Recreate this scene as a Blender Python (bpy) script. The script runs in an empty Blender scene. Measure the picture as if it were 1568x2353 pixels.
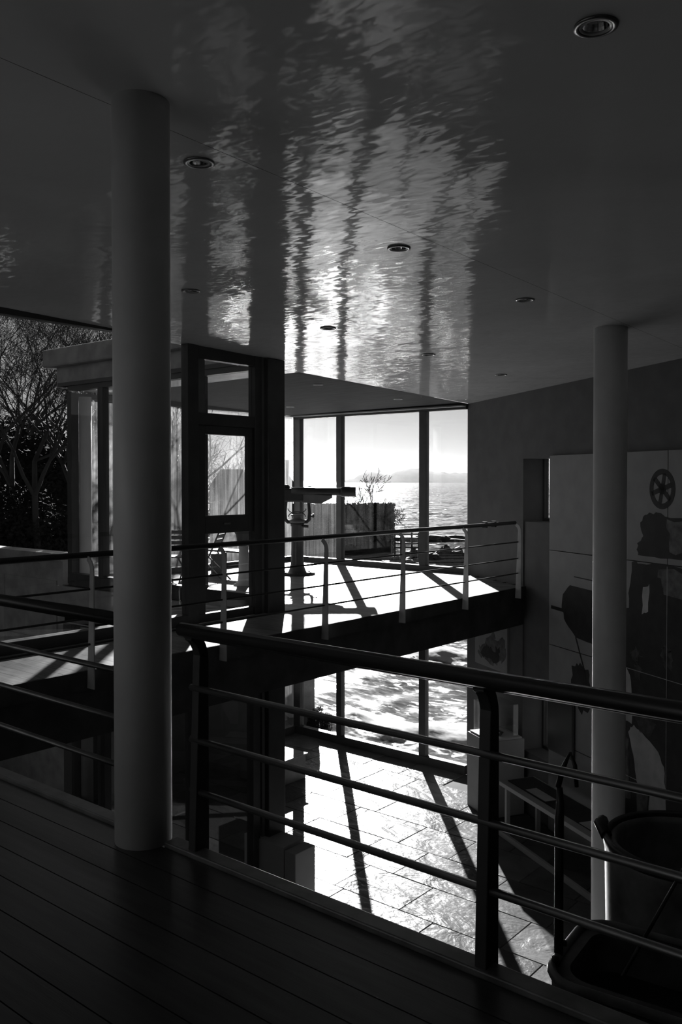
import bpy, math, random
import numpy as np
from mathutils import Vector, noise as mnoise

S = bpy.context.scene
COL = S.collection
rad = math.radians

# ------------------------------------------------------------------ camera
YAW = rad(39.7)
cam_d = bpy.data.cameras.new('camera')
cam = bpy.data.objects.new('camera', cam_d); COL.objects.link(cam)
cam.location = (0, 0, 1.65); cam.rotation_euler = (rad(89.0), 0, YAW)
cam_d.sensor_fit = 'HORIZONTAL'; cam_d.sensor_width = 36.0
cam_d.lens = 2024.0/1568.0*36.0; cam_d.shift_y = -36.2/1568.0
cam_d.clip_start = 0.05; cam_d.clip_end = 20000
S.camera = cam

# ------------------------------------------------------------------ sky and sun
SUN_AZ = 42.4                     # degrees left of +Y
SUN_EL = 18.5
w = bpy.data.worlds.new('sky'); S.world = w; w.use_nodes = True
nt = w.node_tree; nt.nodes.clear()
sky = nt.nodes.new('ShaderNodeTexSky'); sky.sky_type = 'NISHITA'; sky.sun_disc = False
sky.sun_elevation = rad(SUN_EL); sky.sun_rotation = rad(-SUN_AZ)
sky.air_density = 1.0; sky.dust_density = 0.3; sky.ozone_density = 1.0
bw = nt.nodes.new('ShaderNodeRGBToBW'); bg = nt.nodes.new('ShaderNodeBackground'); wo = nt.nodes.new('ShaderNodeOutputWorld')
nt.links.new(sky.outputs[0], bw.inputs[0]); nt.links.new(bw.outputs[0], bg.inputs[0]); nt.links.new(bg.outputs[0], wo.inputs[0])
bg.inputs[1].default_value = 0.031
sd = bpy.data.lights.new('sun', 'SUN'); sd.energy = 15.0; sd.angle = rad(0.55)
sun = bpy.data.objects.new('sun', sd); COL.objects.link(sun)
sdir = Vector((-math.sin(rad(SUN_AZ))*math.cos(rad(SUN_EL)), math.cos(rad(SUN_AZ))*math.cos(rad(SUN_EL)), math.sin(rad(SUN_EL))))
sun.rotation_euler = sdir.to_track_quat('Z', 'Y').to_euler(); sun.location = (-20, 25, 14)
S.view_settings.view_transform = 'Standard'; S.view_settings.look = 'None'
S.view_settings.gamma = 1.0; S.view_settings.use_curve_mapping = False
S.view_settings.exposure = 0.3
cy = S.cycles
cy.max_bounces = 10; cy.diffuse_bounces = 5; cy.glossy_bounces = 4; cy.transparent_max_bounces = 24; cy.transmission_bounces = 4
cy.sample_clamp_indirect = 20.0; cy.use_denoising = True; cy.caustics_reflective = True; cy.blur_glossy = 0.5; cy.caustics_refractive = False

# ------------------------------------------------------------------ materials
def nodes(name):
    m = bpy.data.materials.new(name); m.use_nodes = True
    t = m.node_tree; b = t.nodes['Principled BSDF']
    return m, t, b
def tex(t, scale=(1, 1, 1), rot=(0, 0, 0), nscale=5.0, detail=4.0, dist=0.0, coord='Object'):
    tc = t.nodes.new('ShaderNodeTexCoord'); mp = t.nodes.new('ShaderNodeMapping')
    mp.inputs['Scale'].default_value = scale; mp.inputs['Rotation'].default_value = rot
    t.links.new(tc.outputs[coord], mp.inputs[0])
    n = t.nodes.new('ShaderNodeTexNoise'); n.inputs['Scale'].default_value = nscale
    n.inputs['Detail'].default_value = detail; n.inputs['Distortion'].default_value = dist
    t.links.new(mp.outputs[0], n.inputs['Vector']); return n
def ramp(t, src, stops):
    r = t.nodes.new('ShaderNodeValToRGB'); cr = r.color_ramp
    while len(cr.elements) < len(stops): cr.elements.new(0.5)
    for e, (p, v) in zip(cr.elements, stops): e.position = p; e.color = (v, v, v, 1)
    t.links.new(src, r.inputs[0]); return r
def plain(name, v, rough=0.5, metal=0.0, spec=0.5, var=0.25, vs=4.0, vscale=(1, 1, 1), bump=0.0, bs=20.0, bscale=(1, 1, 1), bdist=0.01, rand=0.0, coat=0.0):
    m, t, b = nodes(name)
    n = tex(t, vscale, nscale=vs)
    r = ramp(t, n.outputs[0], [(0.3, v*(1-var)), (0.7, v*(1+var))])
    src = r.outputs[0]
    if rand:
        oi = t.nodes.new('ShaderNodeObjectInfo'); mr = t.nodes.new('ShaderNodeMapRange')
        mr.inputs[3].default_value = 1-rand; mr.inputs[4].default_value = 1+rand
        t.links.new(oi.outputs['Random'], mr.inputs[0])
        vm = t.nodes.new('ShaderNodeVectorMath'); vm.operation = 'SCALE'
        t.links.new(src, vm.inputs[0]); t.links.new(mr.outputs[0], vm.inputs['Scale']); src = vm.outputs[0]
    t.links.new(src, b.inputs['Base Color'])
    b.inputs['Roughness'].default_value = rough; b.inputs['Metallic'].default_value = metal
    b.inputs['Specular IOR Level'].default_value = spec; b.inputs['Coat Weight'].default_value = coat
    if bump:
        n2 = tex(t, bscale, nscale=bs, detail=5)
        bp = t.nodes.new('ShaderNodeBump'); bp.inputs['Strength'].default_value = bump; bp.inputs['Distance'].default_value = bdist
        t.links.new(n2.outputs[0], bp.inputs['Height']); t.links.new(bp.outputs[0], b.inputs['Normal'])
    return m
M = {}
M['concrete'] = plain('concrete', 0.42, 0.85, bump=0.3, bs=30)
M['wall'] = plain('wall_plaster', 0.135, 0.9, var=0.1, bump=0.2, bs=60, bdist=0.004)
M['panel'] = plain('wall_panel', 0.30, 0.7, var=0.08)
M['print_dark'] = plain('print_dark', 0.012, 0.6, var=0.7, vs=6)
M['print_mid'] = plain('print_mid', 0.10, 0.6, var=0.6, vs=9)
M['print_mid2'] = plain('print_grey', 0.045, 0.6, var=0.7, vs=12)
M['print_pale'] = plain('print_pale', 0.42, 0.6, var=0.2, vs=5)
M['column'] = plain('column_paint', 0.78, 0.38, var=0.06, spec=0.5)
M['frame'] = plain('dark_frame', 0.065, 0.42, spec=0.5, var=0.2)
M['frame2'] = plain('grey_frame', 0.18, 0.4, spec=0.5, var=0.2)
M['slab'] = plain('slab_paint', 0.08, 0.8, spec=0.2)
M['rail'] = plain('rail_dark', 0.022, 0.33, spec=0.6)
M['steel'] = plain('rail_steel', 0.22, 0.35, metal=0.8)
M['post'] = plain('post_paint', 0.5, 0.5)
M['postd'] = plain('post_dark', 0.035, 0.5)
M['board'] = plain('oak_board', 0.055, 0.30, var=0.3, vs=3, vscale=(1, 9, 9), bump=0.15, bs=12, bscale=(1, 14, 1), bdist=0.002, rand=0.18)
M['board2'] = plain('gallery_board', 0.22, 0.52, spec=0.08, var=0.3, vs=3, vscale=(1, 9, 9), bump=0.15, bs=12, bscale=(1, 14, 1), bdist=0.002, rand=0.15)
M['mortar'] = plain('mortar', 0.08, 0.9)
M['iron'] = plain('old_iron', 0.05, 0.38, metal=0.5, var=0.5, vs=8, bump=0.3, bs=40, bdist=0.003)
M['ironp'] = plain('painted_iron', 0.16, 0.35, var=0.4, vs=8, bump=0.2, bs=30, bdist=0.003)
M['tele'] = plain('telescope_paint', 0.05, 0.35, spec=0.5)
M['telep'] = plain('telescope_grey', 0.16, 0.4)
M['wood'] = plain('chair_wood', 0.14, 0.55, vscale=(1, 1, 8))
M['white'] = plain('white_paint', 0.70, 0.6, var=0.05)
M['plinth'] = plain('plinth_paint', 0.45, 0.7, var=0.05)
M['dark'] = plain('dark_paint', 0.03, 0.6)
M['paper'] = plain('paper', 0.6, 0.8, var=0.1)
M['bark'] = plain('bark', 0.05, 0.9)
M['leaf'] = plain('evergreen_leaf', 0.022, 0.9, spec=0.1, var=0.5, vs=1.5)
M['ivy'] = plain('ivy_leaf', 0.07, 0.5, var=0.5, vs=2)
M['soil'] = plain('grassy_soil', 0.09, 0.95, var=0.5, vs=1.2, bump=0.6, bs=6, bdist=0.1)
M['rock'] = plain('rock', 0.06, 0.7, var=0.5, vs=1.5, bump=0.6, bs=4, bdist=0.1)
M['sand'] = plain('wet_sand', 0.16, 0.25, var=0.2, vs=1.0)
M['stonewall'] = plain('rough_stone', 0.12, 0.9, var=0.4, vs=2.5, bump=0.7, bs=5, bdist=0.08)
M['roof'] = plain('roof_tile', 0.12, 0.8, var=0.3, vs=3)
M['hill'] = plain('far_hill', 0.30, 1.0, spec=0.0, var=0.15, vs=0.01)
M['chrome'] = plain('reflector', 0.65, 0.12, metal=1.0, var=0.02)
M['ring'] = plain('ring_metal', 0.28, 0.35, metal=0.9, var=0.02)
M['lamp'] = plain('lamp_glass', 0.7, 0.2, var=0.02)
M['ringpale'] = plain('ring_pale', 0.5, 0.4, var=0.02)

def slate():
    m, t, b = nodes('slate')
    n = tex(t, nscale=1.6, detail=5, dist=1.6)
    oi = t.nodes.new('ShaderNodeObjectInfo'); mr = t.nodes.new('ShaderNodeMapRange')
    mr.inputs[3].default_value = 0.75; mr.inputs[4].default_value = 1.2; t.links.new(oi.outputs['Random'], mr.inputs[0])
    r = ramp(t, n.outputs[0], [(0.3, 0.13), (0.75, 0.20)])
    vm = t.nodes.new('ShaderNodeVectorMath'); vm.operation = 'SCALE'
    t.links.new(r.outputs[0], vm.inputs[0]); t.links.new(mr.outputs[0], vm.inputs['Scale']); t.links.new(vm.outputs[0], b.inputs['Base Color'])
    b.inputs['Roughness'].default_value = 0.27; b.inputs['Specular IOR Level'].default_value = 0.08
    # layered slate relief: terraces of a distorted noise
    n2 = tex(t, (1, 1.7, 1), rot=(0, 0, 0.5), nscale=1.5, detail=4, dist=0.9)
    rl_ = t.nodes.new('ShaderNodeVectorMath'); rl_.operation = 'SCALE'; rl_.inputs[0].default_value = (37, 53, 11); t.links.new(oi.outputs['Random'], rl_.inputs['Scale'])
    t.links.new(rl_.outputs[0], n2.inputs['Vector'].links[0].from_node.inputs['Location'])      # every flag was split from another part of the rock
    mu = t.nodes.new('ShaderNodeMath'); mu.operation = 'MULTIPLY'; mu.inputs[1].default_value = 9.0; t.links.new(n2.outputs[0], mu.inputs[0])
    fr = t.nodes.new('ShaderNodeMath'); fr.operation = 'FRACT'; t.links.new(mu.outputs[0], fr.inputs[0])
    sm = ramp(t, fr.outputs[0], [(0.0, 1.0), (0.85, 0.0)]); 
    n3 = tex(t, nscale=14, detail=4)
    ad = t.nodes.new('ShaderNodeMath'); ad.operation = 'ADD'; t.links.new(sm.outputs[0], ad.inputs[0]); t.links.new(n3.outputs[0], ad.inputs[1])
    bp = t.nodes.new('ShaderNodeBump'); bp.inputs['Strength'].default_value = 0.5; bp.inputs['Distance'].default_value = 0.009
    t.links.new(ad.outputs[0], bp.inputs['Height']); t.links.new(bp.outputs[0], b.inputs['Normal'])
    return m
M['slate'] = slate()

def ripple_normal(t, b, layers):
    """waves too small to model: the surface normal leans by noise, layer by layer (scale, rotation is across the view)."""
    ge = t.nodes.new('ShaderNodeNewGeometry'); last = ge.outputs['Normal']
    for sc, ns, det, k in layers:
        n = tex(t, sc, rot=(0, 0, -YAW), nscale=ns, detail=det, dist=0.3)
        su = t.nodes.new('ShaderNodeVectorMath'); su.operation = 'SUBTRACT'; su.inputs[1].default_value = (0.5, 0.5, 0.5); t.links.new(n.outputs['Color'], su.inputs[0])
        mu = t.nodes.new('ShaderNodeVectorMath'); mu.operation = 'MULTIPLY'; mu.inputs[1].default_value = (k, k, 0.0); t.links.new(su.outputs[0], mu.inputs[0])
        ad = t.nodes.new('ShaderNodeVectorMath'); t.links.new(last, ad.inputs[0]); t.links.new(mu.outputs[0], ad.inputs[1]); last = ad.outputs[0]
    no = t.nodes.new('ShaderNodeVectorMath'); no.operation = 'NORMALIZE'; t.links.new(last, no.inputs[0]); t.links.new(no.outputs[0], b.inputs['Normal'])
def lacquer():
    m, t, b = nodes('lacquered_ceiling')
    n = tex(t, (1, 1, 1), nscale=0.8, detail=5, dist=0.6)
    r = ramp(t, n.outputs[0], [(0.3, 0.70), (0.7, 0.79)]); t.links.new(r.outputs[0], b.inputs['Base Color'])
    b.inputs['Roughness'].default_value = 0.085; b.inputs['Specular IOR Level'].default_value = 0.07
    ripple_normal(t, b, [((1, 1, 1), 0.9, 3, 0.03), ((1, 1.6, 1), 3.5, 3, 0.07), ((1, 2.6, 1), 10.0, 4, 0.11)])
    return m
M['ceil'] = lacquer()
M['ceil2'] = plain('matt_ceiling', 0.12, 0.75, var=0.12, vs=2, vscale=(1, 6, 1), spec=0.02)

def glass(name, dirt=0.0, tint=0.92, rough=0.0):
    m, t, b = nodes(name); t.nodes.remove(b); out = t.nodes['Material Output']
    tr = t.nodes.new('ShaderNodeBsdfTransparent'); tr.inputs[0].default_value = (tint,)*3+(1,)
    gl = t.nodes.new('ShaderNodeBsdfGlossy'); gl.inputs[0].default_value = (1, 1, 1, 1); gl.inputs['Roughness'].default_value = rough
    fr = t.nodes.new('ShaderNodeFresnel')
    ge = t.nodes.new('ShaderNodeNewGeometry'); io = t.nodes.new('ShaderNodeMapRange')      # same index from both faces of the sheet
    io.inputs[3].default_value = 1.45; io.inputs[4].default_value = 1/1.45
    t.links.new(ge.outputs['Backfacing'], io.inputs[0]); t.links.new(io.outputs[0], fr.inputs[0])
    mx = t.nodes.new('ShaderNodeMixShader'); t.links.new(fr.outputs[0], mx.inputs[0]); t.links.new(tr.outputs[0], mx.inputs[1]); t.links.new(gl.outputs[0], mx.inputs[2])
    last = mx
    if dirt:
        n = tex(t, (14, 14, 0.5), nscale=1.5, detail=4, dist=0.3)      # runs of dried rain
        n2 = tex(t, (1, 1, 1), nscale=0.9, detail=5)
        r = ramp(t, n.outputs[0], [(0.35, 0.25), (0.7, 1.0)]); r2 = ramp(t, n2.outputs[0], [(0.3, 0.3), (0.65, 1.0)])
        mu = t.nodes.new('ShaderNodeMath'); mu.operation = 'MULTIPLY'; t.links.new(r.outputs[0], mu.inputs[0]); t.links.new(r2.outputs[0], mu.inputs[1])
        m2 = t.nodes.new('ShaderNodeMath'); m2.operation = 'MULTIPLY'; m2.inputs[1].default_value = dirt; t.links.new(mu.outputs[0], m2.inputs[0])
        tl = t.nodes.new('ShaderNodeBsdfTranslucent'); tl.inputs[0].default_value = (0.8, 0.8, 0.8, 1)
        mx2 = t.nodes.new('ShaderNodeMixShader'); t.links.new(m2.outputs[0], mx2.inputs[0]); t.links.new(mx.outputs[0], mx2.inputs[1]); t.links.new(tl.outputs[0], mx2.inputs[2]); last = mx2
    t.links.new(last.outputs[0], out.inputs[0]); return m
M['glass'] = glass('window_glass')
M['glass_dirty'] = glass('rain_streaked_glass', 0.24)
M['glass_dusty'] = glass('dusty_glass', 0.05)
M['case'] = glass('display_glass', 0.02, 0.95)

def sea():
    m, t, b = nodes('sea_water')
    b.inputs['Base Color'].default_value = (0.05, 0.05, 0.05, 1); b.inputs['Roughness'].default_value = 0.12; b.inputs['Specular IOR Level'].default_value = 0.3
    ripple_normal(t, b, [((1, 0.3, 1), 0.4, 3, 1.0), ((1, 0.4, 1), 1.6, 2, 1.1)])
    return m
M['sea'] = sea()
def surf():
    m, t, b = nodes('surf_water')
    at = t.nodes.new('ShaderNodeAttribute'); at.attribute_name = 'foam'
    n = tex(t, (1, 1.6, 1), rot=(0, 0, -YAW), nscale=2.2, detail=8, dist=0.8)
    ad = t.nodes.new('ShaderNodeMath'); ad.operation = 'ADD'; t.links.new(at.outputs['Fac'], ad.inputs[0]); t.links.new(n.outputs[0], ad.inputs[1])
    r = ramp(t, ad.outputs[0], [(0.78, 0.09), (0.98, 0.5)]); t.links.new(r.outputs[0], b.inputs['Base Color'])
    rr = ramp(t, ad.outputs[0], [(0.78, 0.15), (0.98, 0.85)]); t.links.new(rr.outputs[0], b.inputs['Roughness'])
    sp = ramp(t, ad.outputs[0], [(0.78, 0.35), (0.98, 0.1)]); t.links.new(sp.outputs[0], b.inputs['Specular IOR Level'])
    ripple_normal(t, b, [((1, 2.0, 1), 1.5, 4, 0.35), ((1, 2, 1), 5.0, 3, 0.3)])
    return m
M['surf'] = surf()

# ------------------------------------------------------------------ mesh helpers
W0 = Vector((-8.25, 13.45, 0)); WD = Vector((0.867, -0.498, 0)).normalized(); WO = Vector((-0.498, -0.867, 0)).normalized()
def Wp(t, s, z): return W0 + WD*t + WO*s + Vector((0, 0, z))
def ceil_z(u, v): return 3.467 - 0.029*v + 0.008*u
ORG = {}
class MB:
    def __init__(s): s.v = []; s.f = []; s.sm = []
    def hexa(s, c):
        o = len(s.v); s.v += [tuple(p) for p in c]
        for q in ((0, 3, 2, 1), (4, 5, 6, 7), (0, 1, 5, 4), (1, 2, 6, 5), (2, 3, 7, 6), (3, 0, 4, 7)):
            s.f.append(tuple(o+i for i in q)); s.sm.append(False)
        return s
    def box(s, x0, x1, y0, y1, z0, z1):
        return s.hexa([(x0, y0, z0), (x1, y0, z0), (x1, y1, z0), (x0, y1, z0), (x0, y0, z1), (x1, y0, z1), (x1, y1, z1), (x0, y1, z1)])
    def wbox(s, t0, t1, s0, s1, z0, z1):
        return s.hexa([Wp(t0, s1, z0), Wp(t1, s1, z0), Wp(t1, s0, z0), Wp(t0, s0, z0), Wp(t0, s1, z1), Wp(t1, s1, z1), Wp(t1, s0, z1), Wp(t0, s0, z1)])
    def prism(s, poly, z0, z1):
        n = len(poly); o = len(s.v)
        top = z1 if callable(z1) else (lambda x, y: z1)
        bot = z0 if callable(z0) else (lambda x, y: z0)
        s.v += [(x, y, bot(x, y)) for x, y in poly] + [(x, y, top(x, y)) for x, y in poly]
        s.f.append(tuple(o+i for i in reversed(range(n)))); s.f.append(tuple(o+n+i for i in range(n)))
        for i in range(n):
            j = (i+1) % n; s.f.append((o+i, o+j, o+n+j, o+n+i))
        s.sm += [False]*(n+2); return s
    def extrude(s, pts, d):           # planar 3-D polygon pushed along d
        n = len(pts); o = len(s.v); d = Vector(d)
        s.v += [tuple(p) for p in pts] + [tuple(Vector(p)+d) for p in pts]
        s.f.append(tuple(o+i for i in range(n))); s.f.append(tuple(o+n+i for i in reversed(range(n))))
        for i in range(n):
            j = (i+1) % n; s.f.append((o+j, o+i, o+n+i, o+n+j))
        s.sm += [False]*(n+2); return s
    def tube(s, pts, r, n=10, cap=True, closed=False):
        pts = [Vector(p) for p in pts]; rs = r if isinstance(r, (list, tuple)) else [r]*len(pts)
        o = len(s.v); up = Vector((0, 0, 1)); prev = None; k = len(pts)
        for i, p in enumerate(pts):
            if closed: d = pts[(i+1) % k]-pts[i-1]
            else: d = pts[min(i+1, k-1)]-pts[max(i-1, 0)]
            d.normalize()
            if prev is None:
                a = d.cross(up)
                if a.length < 0.05: a = d.cross(Vector((1, 0, 0)))
            else: a = prev - d*prev.dot(d)
            a.normalize(); prev = a; b = d.cross(a)
            for j in range(n):
                th = 2*math.pi*j/n; s.v.append(tuple(p + (a*math.cos(th)+b*math.sin(th))*rs[i]))
        for i in range(k if closed else k-1):
            for j in range(n):
                i2 = (i+1) % k
                s.f.append((o+i*n+j, o+i2*n+j, o+i2*n+(j+1) % n, o+i*n+(j+1) % n)); s.sm.append(True)
        if cap and not closed:
            s.f.append(tuple(o+j for j in range(n))); s.f.append(tuple(o+(k-1)*n+j for j in reversed(range(n)))); s.sm += [False, False]
        return s
    def lathe(s, prof, n=32, c=(0, 0), axis=None, smooth=True, cap=True):   # profile of (r, z)
        o = len(s.v); k = len(prof)
        for r, z in prof:
            for j in range(n):
                th = 2*math.pi*j/n; p = Vector((r*math.cos(th), r*math.sin(th), z))
                if axis: p = axis @ p
                s.v.append((p.x+c[0], p.y+c[1], p.z+(c[2] if len(c) > 2 else 0)))
        for i in range(k-1):
            for j in range(n):
                s.f.append((o+i*n+j, o+i*n+(j+1) % n, o+(i+1)*n+(j+1) % n, o+(i+1)*n+j)); s.sm.append(smooth)
        cap = cap and prof[0] != prof[-1]
        for i, rev in ((0, True), (k-1, False)):
            if cap and prof[i][0] > 1e-4:
                f = [o+i*n+j for j in range(n)]; s.f.append(tuple(reversed(f)) if rev else tuple(f)); s.sm.append(False)
        return s
    def build(s, name, mat, parent=None, loc=None, kind=None, label=None, bevel=0.0):
        org = ORG.get(parent, Vector((0, 0, 0))) if parent else (Vector(loc) if loc else Vector((0, 0, 0)))
        me = bpy.data.meshes.new(name)
        me.from_pydata([(x-org.x, y-org.y, z-org.z) for x, y, z in s.v], [], s.f)
        me.polygons.foreach_set('use_smooth', s.sm)
        me.materials.append(M[mat]); me.update()
        o = bpy.data.objects.new(name, me); COL.objects.link(o)
        if parent: o.parent = parent
        elif loc: o.location = org
        ORG[o] = org
        if kind: o['kind'] = kind
        if label: o['label'] = label
        if bevel:
            b = o.modifiers.new('bevel', 'BEVEL'); b.width = bevel; b.segments = 2; b.limit_method = 'ANGLE'
        return o
def thing(name, label, cat, loc=(0, 0, 0), group=None, local=False):
    o = bpy.data.objects.new(name, None); COL.objects.link(o); o.empty_display_size = 0.2
    o.location = loc; ORG[o] = Vector((0, 0, 0)) if local else Vector(loc)
    tag(o, label, cat, group); return o
def tag(o, label, cat, group=None):
    o['label'] = label; o['category'] = cat
    if group: o['group'] = group
    return o
def struct(name, loc=(0, 0, 0)):
    o = bpy.data.objects.new(name, None); COL.objects.link(o); o.location = loc; ORG[o] = Vector(loc); o['kind'] = 'structure'; return o
def dup(root, loc, rotz=0.0, label=None):
    r = root.copy(); COL.objects.link(r); r.location = loc; r.rotation_euler = (0, 0, rotz)
    if label: r['label'] = label
    for ch in root.children:
        c = ch.copy(); COL.objects.link(c); c.parent = r
        for g in ch.children:
            d = g.copy(); COL.objects.link(d); d.parent = c
    return r
rng = random.Random(7)

# ------------------------------------------------------------------ building levels
ZL = -3.58                     # lower floor
UG, UB, VF, VS = -7.8, -12.4, 2.57, 13.45   # near glass, bay glass, front edge, sea glass
UE = -6.57                     # edge of the gallery
UR, VBK = 3.5, -3.0            # right end and back of the hall
VA = 8.1                       # near wall of the bay
def uW(v): return W0.x + (W0.y-v)*(0.867/0.498)

# lower floor: mortar bed and slate flags
fl = MB().prism([(UB, VA), (UG, VA), (UG, VBK), (UR, VBK), (UR, 6.7), (W0.x, VS), (UB, VS)], ZL-0.3, ZL-0.012).build('floor', 'mortar', kind='structure')
v = VS; row = 0
tiles = []
while v > 2.9:
    hrow = rng.choice((0.62, 0.75, 0.85)); v0 = max(v-hrow, 2.3); ust = UB if v0 >= VA-0.05 else UG
    u = ust - rng.uniform(0, 0.8)
    while u < 1.6:
        L = rng.uniform(0.75, 1.45); a, b = max(u, ust), u+L
        lim = uW(v)-0.02
        if b > a+0.15 and a < lim-0.1:
            b = min(b, lim); tiles.append((a, b, v0, v))
        u += L
    v = v0
tiles.sort(key=lambda q: q[0]**2+q[2]**2); tiles = tiles[:295]
for a, b, v0, v1 in tiles:
    g = 0.004; x0, x1, y0, y1 = a+g, b-g, v0+g, v1-g
    zz = [ZL + rng.uniform(-0.003, 0.004) for _ in range(4)]
    m = MB(); c = 0.006
    # bevelled flag: 4 base, 4 chamfer, 4 top
    m.v = [(x0, y0, ZL-0.03), (x1, y0, ZL-0.03), (x1, y1, ZL-0.03), (x0, y1, ZL-0.03)]
    m.v += [(x0, y0, zz[0]-c), (x1, y0, zz[1]-c), (x1, y1, zz[2]-c), (x0, y1, zz[3]-c)]
    m.v += [(x0+c, y0+c, zz[0]), (x1-c, y0+c, zz[1]), (x1-c, y1-c, zz[2]), (x0+c, y1-c, zz[3])]
    m.f = [(8, 9, 10, 11)]
    for k in (0, 4):
        for i in range(4):
            j = (i+1) % 4; m.f.append((k+i, k+j, k+4+j, k+4+i))
    m.sm = [False]*len(m.f)
    m.build('stone_tile', 'slate', fl)

# upper floor: slab, fascia, boards
uf = MB().prism([(UG, VBK), (UR, VBK), (UR, VF-0.04), (UG, VF-0.04)], -0.6, -0.025).build('floor.001', 'slab', kind='structure')
v = VF-0.05
while v > -0.2:
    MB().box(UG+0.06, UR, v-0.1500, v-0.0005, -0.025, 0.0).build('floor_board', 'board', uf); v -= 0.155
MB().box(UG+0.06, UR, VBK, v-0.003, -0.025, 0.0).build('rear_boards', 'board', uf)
gf = MB().prism([(UG, VF-0.04), (UE-0.03, VF-0.04), (UE-0.03, 12.45), (W0.x, VS), (UB, VS), (UB, VA-0.1), (UG, VA-0.1)], -0.6, -0.025).build('floor.002', 'slab', kind='structure')
MB().box(UE-0.03, UE, VF+0.02, 12.45, -0.165, 0.0).build('fascia_board', 'slab', gf)
MB().box(UB-0.15, UG, VA-0.16, VA-0.1, -0.3, -0.03).build('slab_edge', 'concrete', gf)
v = VF+0.02; i = 0
while v < VS-0.06:
    v1 = min(v+0.15, VS-0.06); a = UG+0.06 if v < VA else UB+0.06
    b = min(UE-0.03, uW(v1)-0.01)
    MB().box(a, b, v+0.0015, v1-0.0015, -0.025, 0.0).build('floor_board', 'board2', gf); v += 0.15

# front edge kerb and the tube that runs along it
kb = MB()
kb.box(UE, -3.415, VF-0.045, VF+0.035, -0.6, 0.022).box(-3.135, UR, VF-0.045, VF+0.035, -0.6, 0.022)
kb.build('trim_1', 'ironp', kind='structure', bevel=0.006)

# walls
def wall(name, polys, mat='wall'): 
    m = MB()
    for p in polys: m.hexa(p) if len(p) == 8 else m.box(*p)
    o = m.build(name, mat, kind='structure'); return o
wr = MB()
wr.wbox(0, 1.82, -0.45, 0, -4.2, 3.6)
wr.wbox(1.82, 2.6, -0.45, -0.03, -4.2, -2.62).wbox(1.82, 2.6, -0.45, -0.03, -1.55, 1.01).wbox(1.82, 2.6, -0.45, 0, 2.0, 3.6)
wr.wbox(2.6, 13.6, -0.45, 0, -4.2, 3.6)
wr = wr.build('wall_right', 'wall', kind='structure')
pt0, pw, ph = 2.62, 1.27, 1.41
for i in range(6):
    for z1 in (2.03, 0.62, -0.79, -2.20):
        z0 = max(z1-ph, ZL)
        MB().wbox(pt0+i*pw+0.006, pt0+(i+1)*pw-0.006, 0.001, 0.05, z0+0.006, z1-0.006).build('wall_panel', 'panel', wr)
wall('wall_back', [(UG-0.2, UR+0.2, VBK-0.2, VBK, -4.2, 3.9)])
wall('wall_end', [(UR, UR+0.2, VBK, 6.85, -4.2, 3.9)])

# window recesses in the right wall: narrow panes at the back of the slots
for i, (z0, z1) in enumerate(((1.01, 2.0), (-2.62, -1.55))):
    wn = struct('window_%d' % (9+i), Wp(2.2, -0.4, z0))
    MB().wbox(1.82, 1.87, -0.44, -0.36, z0, z1).build('frame_side', 'frame', wn)
    MB().wbox(2.55, 2.6, -0.44, -0.36, z0, z1).build('frame_side', 'frame', wn)
    MB().wbox(1.87, 2.55, -0.44, -0.36, z0, z0+0.05).build('sill', 'frame', wn)
    MB().wbox(1.87, 2.55, -0.41, -0.4, z0+0.05, z1).build('pane', 'glass', wn)

# ------------------------------------------------------------------ ceiling with holes for the downlights
lights_m = [(-1.4, 3.19), (-3.6, 3.15), (-3.67, 5.06), (-5.82, 5.0), (-3.7, 6.98), (-5.9, 6.9), (-5.95, 8.81), (-6.05, 10.73)]
lights_b = [(-8.77, 10.02), (-8.81, 12.13), (-11.18, 11.99)]
HR = 0.062
def ceiling_sheet(mb, u0, u1, v0, v1, lights, zf, clip=None):
    us = sorted(set([u0, u1] + [x for lu, lv in lights if u0 < lu < u1 and v0 < lv < v1 for x in (lu-0.12, lu+0.12)]))
    vs = sorted(set([v0, v1] + [x for lu, lv in lights if u0 < lu < u1 and v0 < lv < v1 for x in (lv-0.12, lv+0.12)]))
    for a, b in zip(us, us[1:]):
        for c, d in zip(vs, vs[1:]):
            hit = [l for l in lights if a < l[0] < b and c < l[1] < d and b-a < 0.25 and d-c < 0.25]
            o = len(mb.v)
            if hit:
                lu, lv = hit[0]; n = 24; 
                for j in range(n):
                    th = 2*math.pi*(j+0.5)/n; x, y = math.cos(th), math.sin(th); k = 1/max(abs(x), abs(y))
                    for px, py in ((lu+HR*x, lv+HR*y), (min(max(lu+0.12*x*k, a), b), min(max(lv+0.12*y*k, c), d))): mb.v.append((px, py, zf(px, py)))
                for j in range(n):
                    j2 = (j+1) % n; mb.f.append((o+2*j, o+2*j2, o+2*j2+1, o+2*j+1)); mb.sm.append(False)
                # corner fills
                for cx, cyy in ((a, c), (b, c), (b, d), (a, d)):
                    bx = sorted(range(n), key=lambda j: (mb.v[o+2*j+1][0]-cx)**2+(mb.v[o+2*j+1][1]-cyy)**2)[:2]
                    mb.v.append((cx, cyy, zf(cx, cyy))); q = (o+2*bx[0]+1, o+2*bx[1]+1, len(mb.v)-1); mb.f.append(q); mb.sm.append(False)
            else:
                mb.v += [(x, y, zf(x, y)) for x, y in ((a, c), (a, d), (b, d), (b, c))]; mb.f.append((o, o+1, o+2, o+3)); mb.sm.append(False)
    return mb
ce = struct('ceiling')
VB0 = 8.97; UB1 = -8.2
seam = [UG-0.1, -3.402, -3.398+4.4, UR+0.1]
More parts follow.
